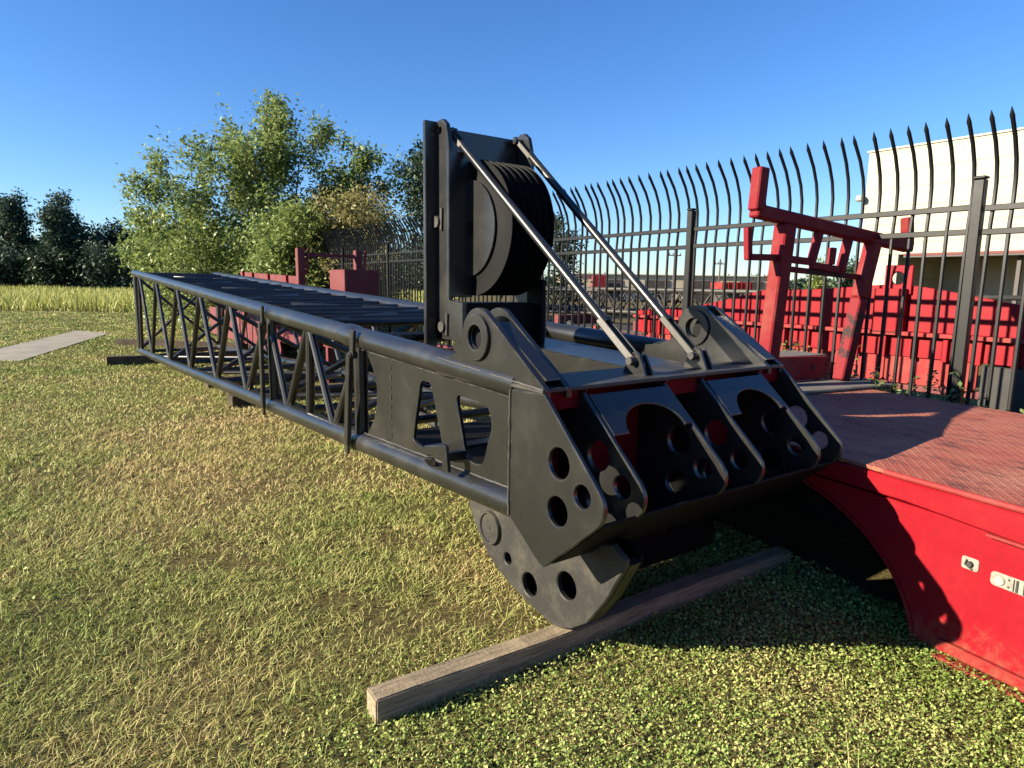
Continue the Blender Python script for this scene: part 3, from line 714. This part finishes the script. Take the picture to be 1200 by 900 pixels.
def rack(parent, y, base, prefix_mat=('rack_red', 'rack_shade')):
    a, bm_ = prefix_mat
    RK = MB().bar((1.035, y, 2.19), (2.97, y, 1.985), .10, .10, (0, 0, 1), .012).build('load_rack', a, parent)
    MB().bar((1.29, y, base), (1.392, y, 2.10), .13, .13, (0, 1, 0), .012).build('post', a, RK)
    MB().bar((2.215, y, base), (2.36, y, 1.52 if bm_ else base + .4), .115, .11, (0, 1, 0), .012).build('post', bm_ or a, RK)  # lower right post: mast shadow painted into its colour
    MB().bar((2.36, y, 1.52), (2.47, y, 2.0), .115, .11, (0, 1, 0), .012).build('post', a, RK)
    MB().bar((1.055, y - .01, 2.19), (1.075, y - .01, 2.51), .10, .10, (0, 1, 0), .01).build('end_stop', a, RK)
    MB().bar((2.94, y, 2.02), (2.90, y, 2.24), .085, .085, (0, 1, 0), .01).build('end_stop', a, RK)
    MB().bar((1.37, y, 1.84), (1.0, y, 1.835), .05, .05).bar((1.015, y, 1.815), (.99, y, 2.06), .05, .05, (0, 1, 0)).build('hook', a, RK)
    MB().bar((1.40, y, 1.835), (1.735, y, 1.815), .05, .055).bar((1.715, y, 1.80), (1.80, y, 2.12), .055, .06, (0, 1, 0)).build('hook', a, RK)
    MB().bar((1.72, y, 1.79), (2.10, y, 1.755), .05, .055).bar((2.08, y, 1.745), (2.16, y, 2.08), .055, .07, (0, 1, 0)).bar((1.955, y, 1.80), (1.965, y, 1.94), .05, .05, (0, 1, 0)).build('hook', a, RK)
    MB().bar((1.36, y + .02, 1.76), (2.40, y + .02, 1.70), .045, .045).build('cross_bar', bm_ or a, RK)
    return RK
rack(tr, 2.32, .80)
MB().box((1.75, 2.22, .782), (1.6, .42, .03), None, .01).build('base_plate', 'rust_plate', tr)
mb = MB(); mb.plate([(1.10, .80), (2.14, .80), (2.24, .93), (2.2, 1.0), (1.10, 1.03)], [circ((2.18, .93), .012, 10)], .03, XZ(2.47), .006)
mb.build('rear_kerb', 'red_faded', tr)
MB().box((1.66, 2.68, 1.0), (1.12, .38, .025)).build('top_step', 'rust_plate', tr)
MB().box((2.02, 2.45, .905), (.035, .02, .05)).build('step_latch', 'red_old', tr)

# ------------------------------------------------------------------ iron fence with curved tops
fe = empty('iron_fence', F0, FROT, 'tall black iron fence with curved spear-tipped pickets behind the red trailer', 'fence')
posts = [-2.77, .10, 2.93, 5.80, 8.66, 11.45, 14.3, 17.1]
pm = MB().box((0, 0, 1.22), (.075, .075, 2.44), None, .006).box((0, 0, 2.455), (.085, .085, .02), None, .006).build('post', 'fence', fe)
pm.location = (0, posts[0], 0)
for s in posts[1:]:
    c = pm.copy(); COL.objects.link(c); c.parent = fe; c.location = (0, s, 0); c.rotation_euler = (R(random.uniform(-.4, .4)), R(random.uniform(-.5, .5)), 0)
for a, b in zip(posts[:-1], posts[1:]):
    for z in (2.23, 2.05, .16):
        j = random.uniform(-.008, .008)
        MB().box((0, (a + b) / 2, z + j), (.038, b - a - .08, .045), None, .004).build('rail', 'fence', fe)
pts = [(0, 0, .06), (0, 0, 1.6), (0.0, 0, 2.1), (.015, 0, 2.28), (.012, 0, 2.42), (-.02, 0, 2.56), (-.085, 0, 2.70), (-.17, 0, 2.82), (-.19, 0, 2.845), (-.215, 0, 2.90)]
pk = MB().tube(pts, [.016] * 8 + [.018, .002], 6).build('picket', 'fence', fe, 40)
plist = []
for a, b in zip(posts[:-1], posts[1:]):
    k = int(round((b - a) / .1415))
    for i in range(k): plist.append(a + (b - a) * (i + .5) / k)
plist = sorted([s for s in plist if s > -.75])
rest = MB(); pk.location = (0, plist[0], 0); src = pk.data
for i, s in enumerate(plist[1:], 1):
    if i < 100:
        c = pk.copy(); COL.objects.link(c); c.parent = fe; c.location = (0, s, 0); c.rotation_euler = (R(random.uniform(-.35, .35)), R(random.uniform(-.5, .5)), R(random.uniform(-4, 4)))
    else:
        t = bmesh.new(); t.from_mesh(src); t.transform(Matrix.Translation((0, s, 0))); rest._join(t)
o = rest.build('pickets', 'fence', fe, 40, False); o['kind'] = 'stuff'

# ------------------------------------------------------------------ trailer seen through the fence
rt_ = empty('trailer', F0 + VF * 1.84, FROT, 'long bright red ribbed trailer parked behind the iron fence, striped with fence shadows', 'trailer')
top = [(5.6, 1.20), (4.46, 1.30), (3.85, 1.42), (3.24, 1.57), (2.57, 1.585), (2.03, 1.625), (1.66, 1.655), (1.645, 1.655), (1.30, 1.64), (.92, 1.575), (.72, 1.535), (.33, 1.463), (-.6, 1.30), (-2.6, 1.25)]
MB().plate([(-2.6, 1.14), (5.6, 1.14)] + top, [], .03, YZ(.0), .006).build('upper_panel', 'red', rt_)
MB().plate([(1.36, 1.55), (1.655, 1.55), (1.655, 1.87), (1.36, 1.865)], [circ((1.512, 1.725), .072)], .04, YZ(-.03), .006).build('eye_plate', 'red', rt_)
MB().box((-.055, 1.56, 1.36), (.08, .34, .50)).build('pocket_box', 'red', rt_)
MB().box((-.04, 1.5, 1.118), (.11, 8.2, .045)).build('rub_rail', 'red_faded', rt_)
MB().box((.02, 1.5, .98), (.04, 8.2, .24)).build('side_beam', 'red', rt_)
for y in [x * .315 - 2.5 for x in range(26)]:
    MB().box((-.02, y, .97), (.05, .05, .26), None, .004).build('rib', 'red', rt_)
for y in [x * .315 - 2.34 for x in range(25)]:
    if -.0 < y < .62: continue
    MB().plate([(-.148, .86), (.148, .86), (.148, .60), (.11, .555), (-.11, .555), (-.148, .60)], [], .03, frame((.03 + .012 * (int(y * 10) % 2), y, 0), (0, 1, 0), (0, 0, 1))).build('bracket', 'red_faded', rt_)
MB().box((.10, 1.5, .52), (.10, 8.2, .08)).build('lower_beam', 'red_old', rt_)
MB().box((.12, .36, .62), (.3, .5, .44)).build('tool_box', 'dark', rt_)
MB().box((.9, 1.5, 1.05), (1.6, 8.0, .10)).build('bed', 'red_old', rt_)
for y in (-1.6, 3.4):
    MB().lathe([(.10, -.12), (.30, -.13), (.46, -.12), (.49, -.07), (.49, .07), (.46, .12), (.10, .12)], (.7, y, .49), 'x', 36).build('wheel', 'dark', rt_)

# plants along the fence foot
def weed(loc, h, nst, label, mat='weed', seed=0):
    rg_ = np.random.default_rng(seed); P, S = [], []
    mb = MB()
    for k in range(nst):
        a = rg_.uniform(0, 2 * np.pi); ln = h * rg_.uniform(.6, 1.); t = rg_.uniform(.15, .5)
        tip = Vector((math.cos(a) * ln * t, math.sin(a) * ln * t, ln)); mid = tip * .5 + Vector((0, 0, ln * .1))
        mb.tube([(0, 0, 0), mid, tip], [.004, .003, .0015], 5)
        for f in np.linspace(.2, 1, 11):
            q = mid * (2 * f) if f < .5 else mid + (tip - mid) * (2 * f - 1)
            for _ in range(3): P.append(np.array(q) + rg_.normal(0, .012, 3)); S.append(rg_.uniform(.035, .075) * min(1, h * 2.2))
    rt0_ = empty('weed_plant', loc, rg_.uniform(0, 6), label, 'weed', 'weeds along the fence foot')
    mb.build('stem', 'weed', rt0_)
    P, S = np.array(P), np.array(S); V, Fq, T = leaves(rg_, P, S, rg_.random(len(P)), .6, .5)
    np_mesh('foliage', V, Fq, T, mat, rt0_)
def on_f(s, x=0.): q = F0 + UF * s + VF * x; return (q.x, q.y, 0)
weed(on_f(-.12, -.15), 1.0, 9, 'tall leafy weed right of the near fence post, in front of the black box', seed=1)
weed(on_f(-.02, -.2), .85, 7, 'weed beside the near fence post on its right, shorter than its neighbour', seed=2)
weed(on_f(.36, -.15), .98, 8, 'pale leafy weed left of the near fence post', seed=3)
weed(on_f(.55, -.12), .92, 8, 'small pale weed second to the left of the near fence post', seed=4)
weed(on_f(1.62, .35), 1.15, 9, 'yellow-green weed between the rack posts, behind the right end of the step', 'leaf_b', seed=5)
weed(on_f(1.95, .35), 1.15, 9, 'yellowish weed between the rack posts, behind the middle of the step', 'leaf_c', seed=6)

# ------------------------------------------------------------------ second red trailer beyond the boom
t2 = empty('trailer', B0, BROT, 'dull red trailer with load rack standing beyond the middle of the boom', 'trailer')
MB().box((2.75, 11.8, .62), (1.7, 7.4, .16)).build('deck', 'red_old', t2)
MB().plate([(9.6, .30), (15.4, .30), (15.5, .95), (9.9, .95)], [], .05, YZ(1.93)).build('side_panel', 'red_old', t2)
MB().plate([(9.7, 1.40), (13.6, 1.42), (14.1, 1.80), (9.7, 1.68)], [], .04, YZ(2.35)).build('side_board', 'red_old', t2)
for y in (10.4, 11.6, 12.8, 13.6): MB().bar((2.31, y, .7), (2.31, y + .08, 1.75 + (y - 12) * .03), .05, .06, (1, 0, 0)).build('stake', 'red_faded', t2)
MB().box((2.86, 8.55, 1.30), (.62, .66, 1.0), None, .01).build('tool_box', 'red_old', t2)
for x in (2.16, 3.2):
    MB().bar((x, 9.2, .7), (x, 9.2, 2.16), .13, .12, (0, 1, 0), .01).build('rack_post', 'red_old', t2)
    MB().bar((x + .09, 9.15, 1.75), (x + .13, 9.15, 2.15), .035, .035, (0, 1, 0)).bar((x - .02, 9.15, 1.74), (x + .1, 9.15, 1.74), .035, .035).build('rack_hook', 'red_faded', t2)
MB().bar((2.16, 9.2, 2.05), (3.2, 9.2, 2.05), .06, .06).build('rack_beam', 'red_old', t2)
for y in (5.2, 6.2):
    MB().bar((2.1, y, .72), (3.1, y, .72), .10, .10).build('cross_member', 'red_old', t2)
MB().bar((2.15, 4.6, .66), (2.15, 8.2, .66), .10, .16).bar((3.05, 4.6, .66), (3.05, 8.2, .66), .10, .16).build('drawbar', 'red_old', t2)
for y in (4.9, 7.9):
    for x in (2.15, 3.05): MB().bar((x, y, 0), (x, y, .6), .09, .09, (0, 1, 0)).build('stand', 'red_old', t2)
for x in (1.98, 3.3):
    for y in (12.0, 13.2):
        wv = MB().lathe([(.16, -.11), (.40, -.12), (.47, -.1), (.50, -.05), (.50, .05), (.47, .1), (.40, .12), (.16, .11)], (x + (.14 if x < 2.5 else 0), y, .50), 'x', 32).build('wheel', 'dark', t2)

# black pipes on the grass under the lattice
pg = 'black pipes lying under the boom'
for k, (a, b, r, lb) in enumerate([((1.95, 3.9), (2.35, 9.4), .055, 'black steel pipe on the grass just right of the boom'), ((3.4, 3.5), (3.1, 8.6), .06, 'black steel pipe on the grass nearer the fence')]):
    pa, pb = at_b(*a), at_b(*b)
    o = MB().tube([(pa[0], pa[1], r), (pb[0], pb[1], r)], r, 16).build('steel_pipe', 'dark'); tag(o, lb, 'pipe', pg)

# ------------------------------------------------------------------ stored lattice booms behind the fence
def lattice(loc, rotz, L, wd, ht, z0, label, bays):
    e = empty('lattice_boom', loc, rotz, label, 'crane boom', 'lattice booms stored behind the fence')
    for x in (0, wd):
        for z in (z0, z0 + ht): MB().tube([(x, 0, z), (x, L, z)], .055, 10).build('chord', 'black_dusty', e)
    st = L / bays
    for x in (0, wd):
        for i in range(bays):
            y = i * st
            MB().tube([(x, y, z0), (x, y + st / 2, z0 + ht), (x, y + st, z0)], .03, 7).build('brace', 'black_dusty', e)
    for i in range(bays + 1):
        for z in (z0, z0 + ht): MB().tube([(0, i * st, z), (wd, i * st, z)], .03, 7).build('rung', 'black_dusty', e)
    return e
lattice(on_f(6.0, 7.2), R(38), 11, 1.3, .62, .88, 'black lattice boom stored behind the fence, seen below the pulley rods', 12)
lattice(on_f(2.5, 11.5), R(60), 13, 1.4, .65, .80, 'black lattice boom stored farther back behind the fence', 13)
fl = empty('trailer', on_f(4.2, 5.6), FROT, 'low dark red flatbed behind the fence under the stored lattice booms', 'trailer')
MB().box((0, 4.5, .36), (.12, 12, .16)).box((1.6, 4.5, .36), (.12, 12, .16)).build('side_beam', 'red_old', fl)
MB().box((.8, 4.5, .47), (1.7, 12, .05)).build('deck', 'dark', fl)
for y in (0, 2.2, 4.4, 6.6, 8.8): MB().box((-.09, y, .38), (.06, .1, .34)).build('stake_pocket', 'red_faded', fl)
for y in (1.2, 2.3, 8.2): MB().lathe([(.08, -.1), (.26, -.1), (.30, -.04), (.30, .04), (.26, .1), (.08, .1)], (.35, y, .3), 'x', 24).build('wheel', 'dark', fl)
for k in range(3):
    MB().box((.8, 2.0 + k * 3.2, .62), (1.6, .2, .25)).build('bunk', 'red_old', fl)

# ------------------------------------------------------------------ buildings
wh = empty('warehouse', (23.55, 45.0, 0), R(35), 'large cream metal warehouse at the right behind the fence, with dark eave', 'building')
# local y runs away along the wall; the camera sees the face x = 0
MB().box((15, -27, 7.2), (30, 54, 6.7), None, .02).build('upper_wall', 'cream', wh)
MB().box((18.5, -27, 1.93), (23., 54, 3.8), None, .02).build('lower_wall', 'shade_wall', wh)
MB().box((15, -1.25, 1.93), (30.02, 2.5, 3.82), None, .02).build('corner_wall', 'cream', wh)
MB().box((15, -27, 10.6), (30.2, 54.2, .12), None, .02).build('parapet_cap', 'shade_wall', wh)
MB().box((.35, -28.5, 3.72), (1.6, 51, .22), None, .02).build('eave', 'eave', wh)
MB().box((-.42, -28.5, 3.80), (.10, 51, .16), None, .02).build('gutter', 'red_old', wh)
for y in (-9, -16, -21, -27, -33): MB().box((.3, y, 1.8), (.22, .22, 3.6), None, .02).build('canopy_post', 'eave', wh)
for y in (-13, -24): MB().box((6.97, y, 1.6), (.1, 3.2, 3.2), None, .02).build('dock_door', 'eave', wh)
o = MB().box((-.35, .15, 7.6), (.5, .45, .4), None, .08).bar((-.2, .15, 7.7), (.1, .15, 7.7), .08, .08).build('wall_lamp', 'white_plastic', wh)
MB().lathe([(.001, -.25), (.62, -.25), (.72, -.1), (.72, .1), (.30, .12), (.001, .12)], (-.3, -14.6, 2.55), 'x', 28).build('wall_fan', 'dark', wh)
sh = empty('shed', (27.3, 70, 0), R(96), 'low pale beige shed far behind the fence', 'building')
MB().box((2, 11, 1.4), (8, 22, 2.5), None, .02).build('wall', 'beige', sh)
MB().box((2, 11, 2.72), (8.4, 22.4, .12), None, .02).build('roof', 'shade_wall', sh)
for k in range(4): MB().box((-2.03, 3 + k * 5, 1.1), (.08, 2.6, 2.2), None, .01).build('door', 'eave', sh)
for (x, y, rz, sx, sy, z0, h_, lb) in ((19.9, 60, 8, 2.9, 2.4, .95, 1.1, 'red container raised far behind the fence, right of the second fence post'), (8.4, 65, 5, 1.15, 1.2, 1.25, 1.35, 'small red box far behind the fence, between the two mast rods and the post')):
    ct = empty('container', (x, y, 0), R(rz), lb, 'container')
    MB().box((0, 0, z0 + h_ / 2), (sx, sy, h_), None, .03).build('body', 'red_faded', ct)
    mb = MB()
    for k in range(7): mb.box((-sx / 2 + sx * (k + .5) / 7, -sy / 2 - .02, z0 + h_ / 2), (.08, .06, h_ * .9), None, .01)
    mb.build('rib', 'red', ct)
    MB().box((0, 0, z0 / 2), (sx * .95, sy * .9, z0), None, .02).build('base', 'eave', ct)
for (x, y, h_, lb) in ((13.4, 55, 4.6, 'utility pole left of the second fence post'), (19.4, 62, 4.2, 'utility pole in front of the red container'), (24.1, 62, 3.1, 'short utility pole right of the red container')):
    e = empty('utility_pole', (x, y, 0), 0, lb, 'pole', 'far utility poles')
    MB().tube([(0, 0, 0), (.0, 0, h_)], [.10, .07], 8).build('shaft', 'pole', e)
    MB().bar((-.55, 0, h_ - .45), (.55, 0, h_ - .45), .09, .09).build('cross_arm', 'pole', e)
    mb = MB()
    for dx in (-.45, -.15, .15, .45): mb.tube([(dx, 0, h_ - .40), (dx, 0, h_ - .24)], [.05, .03], 6)
    mb.build('insulator', 'dark', e)

# ------------------------------------------------------------------ trees
def tree(name, loc, label, cat, Ht, spread, mat, stems=3, nb=11, ntw=7, per=14, leaf=.13, low=.12, seed=0, group=None, lean=(0, 0), sig=.16, upward=.8, trunk_r=None, aspect=.45, spires=0, taper=.72):
    g = np.random.default_rng(seed); root = empty(name, loc, 0, label, cat, group)
    tb = MB(); tr_ = trunk_r or Ht * .016; C, Sg = [], []
    for s in range(stems):
        a = 2 * math.pi * (s + g.uniform(-.3, .3)) / stems; L = Ht * g.uniform(.78, 1.0) * (1. if s else 1.0)
        out = spread * g.uniform(.25, .6) * (0.25 if s == 0 else 1.)
        pts = []
        for k in range(7):
            f = k / 6; pts.append(np.array([math.cos(a) * out * f ** 1.3 + lean[0] * f, math.sin(a) * out * f ** 1.3 + lean[1] * f, L * f * .92]) + (g.normal(0, .035 * Ht * .25, 3) * [1, 1, .3] if k else 0))
        tb.tube([tuple(p_) for p_ in pts], [tr_ * (1 - .85 * k / 6) / (1 + .25 * (stems - 1)) for k in range(7)], 7)
        P_ = np.array(pts)
        for b in range(nb):
            t = low + (1 - low) * (b + g.random()) / nb; i = min(int(t * 6), 5); fr = t * 6 - i; o = P_[i] * (1 - fr) + P_[i + 1] * fr
            az = g.uniform(0, 2 * math.pi); bl = spread * g.uniform(.45, .8) * (1.05 - taper * t) + .06 * spread
            el = g.uniform(.05, .9) * upward + .25 * t
            dv = np.array([math.cos(az) * math.cos(el), math.sin(az) * math.cos(el), math.sin(el)])
            e1 = o + dv * bl * .55 + g.normal(0, .06 * bl, 3); e2 = o + dv * bl + np.array([0, 0, .06 * bl]) + g.normal(0, .1 * bl, 3)
            r0 = tr_ * .32 * (1 - .6 * t)
            tb.tube([tuple(o), tuple(e1), tuple(e2)], [r0, r0 * .6, r0 * .2], 5)
            for w_ in range(ntw):
                f = .25 + .75 * (w_ + g.random()) / ntw; q = (o * (1 - 2 * f) + e1 * 2 * f) if f < .5 else (e1 * (2 - 2 * f) + e2 * (2 * f - 1))
                tv = g.normal(0, 1, 3) + dv * .8; tv[2] += .35; tv /= np.linalg.norm(tv); tl = spread * g.uniform(.10, .22)
                tb.tube([tuple(q), tuple(q + tv * tl)], [r0 * .25, r0 * .1], 4, False)
                m_ = max(3, int(per * g.uniform(.4, 1.5)))
                C.append(q + tv * tl * g.uniform(.1, 1.1, (m_, 1)) + g.normal(0, sig, (m_, 3)))
    for k in range(spires):
        a = g.uniform(0, 6.28); o = np.array([g.uniform(-.1, .25) * spread, g.uniform(-.2, .2) * spread, Ht * .78]); e = o + np.array([g.uniform(-.05, .15) * spread, 0, Ht * g.uniform(.16, .26)])
        tb.tube([tuple(o), tuple(e)], [.02, .006], 5); m_ = 110
        C.append(o + (e - o) * g.random((m_, 1)) * .98 + g.normal(0, .05, (m_, 3)))
    P_ = np.concatenate(C); P_ = P_[P_[:, 2] > .08]
    clump = vnoise(P_ + 50, 1.1 / max(spread * .18, .25), seed + 40)
    tint = np.clip(g.normal(.35, .25, len(P_)) + (clump - .5) * .5, 0, 1)
    V, Fq, T = leaves(g, P_, leaf * g.uniform(.6, 1.35, len(P_)), tint, .25, aspect, .5)
    tb.build('trunk', 'bark', root, 40, False)
    np_mesh('crown', V, Fq, T, mat, root)
    return root

tree('tree', (-8.0, 22.0, 0), 'tallest airy green tree beyond the boom, thin shoots rising above its top', 'tree', 7.3, 3.3, 'leaf_a', 5, 16, 9, 36, .15, .12, 1, None, (0, 0), .15, .9, spires=7)
tree('tree', (-10.6, 21.5, 0), 'loose-leaved green tree left of the tallest tree, sky showing through', 'tree', 5.3, 2.3, 'leaf_a', 5, 12, 8, 27, .14, .25, 62, None, (0, 0), .13, .9)
tree('tree', (-5.3, 22.5, 0), 'rounded green tree just right of the tallest tree beyond the boom', 'tree', 6.3, 2.4, 'leaf_a', 5, 13, 8, 33, .15, .25, 3, None, (0, 0), .14, .9)
tree('shrub', (-5.9, 18.6, 0), 'bright light-green shrub in front of the trees, beside the yellowing shrub', 'shrub', 4.0, 1.7, 'leaf_b', 6, 11, 9, 30, .13, .2, 4, None, (0, 0), .17, .9)
tree('shrub', (-4.3, 18.8, 0), 'yellowing orange-tinted shrub at the far end of the fence', 'shrub', 4.2, 1.9, 'leaf_c', 6, 12, 9, 24, .115, .1, 5, None, (0, 0), .18, .8)
tree('shrub', (-9.4, 19.8, 0), 'olive green bush low beyond the boom tip', 'shrub', 3.3, 2.4, 'leaf_b', 6, 9, 8, 22, .125, .1, 6, None, (0, 0), .2, .7)
tree('shrub', (-11.2, 21.5, 0), 'drooping green bush at the left edge of the tree cluster', 'shrub', 3.2, 1.7, 'leaf_a', 6, 9, 8, 20, .125, .1, 7, None, (0, 0), .2, .6)
tree('shrub', (-6.9, 19.4, 0), 'dense mid-green bush low behind the red side board', 'shrub', 3.4, 2.0, 'leaf_a', 6, 10, 8, 26, .13, .1, 8, None, (0, 0), .2, .6)
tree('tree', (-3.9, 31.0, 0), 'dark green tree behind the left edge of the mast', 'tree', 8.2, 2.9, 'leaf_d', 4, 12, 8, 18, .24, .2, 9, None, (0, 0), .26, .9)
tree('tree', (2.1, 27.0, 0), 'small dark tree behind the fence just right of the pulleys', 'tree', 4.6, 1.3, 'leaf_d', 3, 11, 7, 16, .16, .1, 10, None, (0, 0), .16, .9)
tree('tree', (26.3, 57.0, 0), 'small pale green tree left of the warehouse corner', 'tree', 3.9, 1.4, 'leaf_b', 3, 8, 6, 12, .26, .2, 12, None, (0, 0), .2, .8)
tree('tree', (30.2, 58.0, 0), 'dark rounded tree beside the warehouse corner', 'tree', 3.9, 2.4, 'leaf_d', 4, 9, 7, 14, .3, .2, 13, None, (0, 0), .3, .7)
fg = 'trees along the far edge of the field'
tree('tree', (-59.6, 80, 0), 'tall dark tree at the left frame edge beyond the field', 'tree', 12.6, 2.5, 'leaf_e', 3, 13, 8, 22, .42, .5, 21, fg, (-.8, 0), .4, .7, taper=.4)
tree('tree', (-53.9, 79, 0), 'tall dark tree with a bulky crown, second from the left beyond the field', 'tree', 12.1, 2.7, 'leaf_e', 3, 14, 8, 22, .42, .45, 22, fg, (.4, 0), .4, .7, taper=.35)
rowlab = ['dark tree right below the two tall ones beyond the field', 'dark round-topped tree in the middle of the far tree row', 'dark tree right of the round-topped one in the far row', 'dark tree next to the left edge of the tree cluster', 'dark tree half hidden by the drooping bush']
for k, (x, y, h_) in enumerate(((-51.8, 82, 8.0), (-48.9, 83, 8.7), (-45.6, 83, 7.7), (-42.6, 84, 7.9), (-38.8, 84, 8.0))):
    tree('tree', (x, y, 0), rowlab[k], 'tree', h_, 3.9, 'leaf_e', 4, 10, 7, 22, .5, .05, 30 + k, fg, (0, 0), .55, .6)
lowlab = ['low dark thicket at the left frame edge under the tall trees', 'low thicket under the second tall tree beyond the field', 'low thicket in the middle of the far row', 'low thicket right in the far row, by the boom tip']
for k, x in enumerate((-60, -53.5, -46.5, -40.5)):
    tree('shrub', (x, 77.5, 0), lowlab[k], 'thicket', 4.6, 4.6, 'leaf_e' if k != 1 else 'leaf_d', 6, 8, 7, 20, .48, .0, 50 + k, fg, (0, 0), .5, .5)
# wood continuing behind everything to the right and left, one mass low on the horizon
g = np.random.default_rng(77); n = 52000
ang = np.concatenate([g.uniform(R(-50), R(-12), n // 2), g.uniform(R(-12), R(48), n // 2)]); rad = g.uniform(100, 116, n)
top_h = 4.6 + 2.0 * vnoise(np.stack([ang * 14, ang * 0, ang], 1), 1., 90) + 1.2 * vnoise(np.stack([ang * 60, ang * 0, ang], 1), 1., 91)
top_h = np.where(ang > R(0), top_h * .42, top_h)
P_ = np.stack([np.sin(ang) * rad, np.cos(ang) * rad, g.random(n) ** .7 * top_h], 1)
V, Fq, T = leaves(g, P_, g.uniform(.5, 1.0, n), np.clip(g.normal(.4, .25, n), 0, 1), .2, .7)
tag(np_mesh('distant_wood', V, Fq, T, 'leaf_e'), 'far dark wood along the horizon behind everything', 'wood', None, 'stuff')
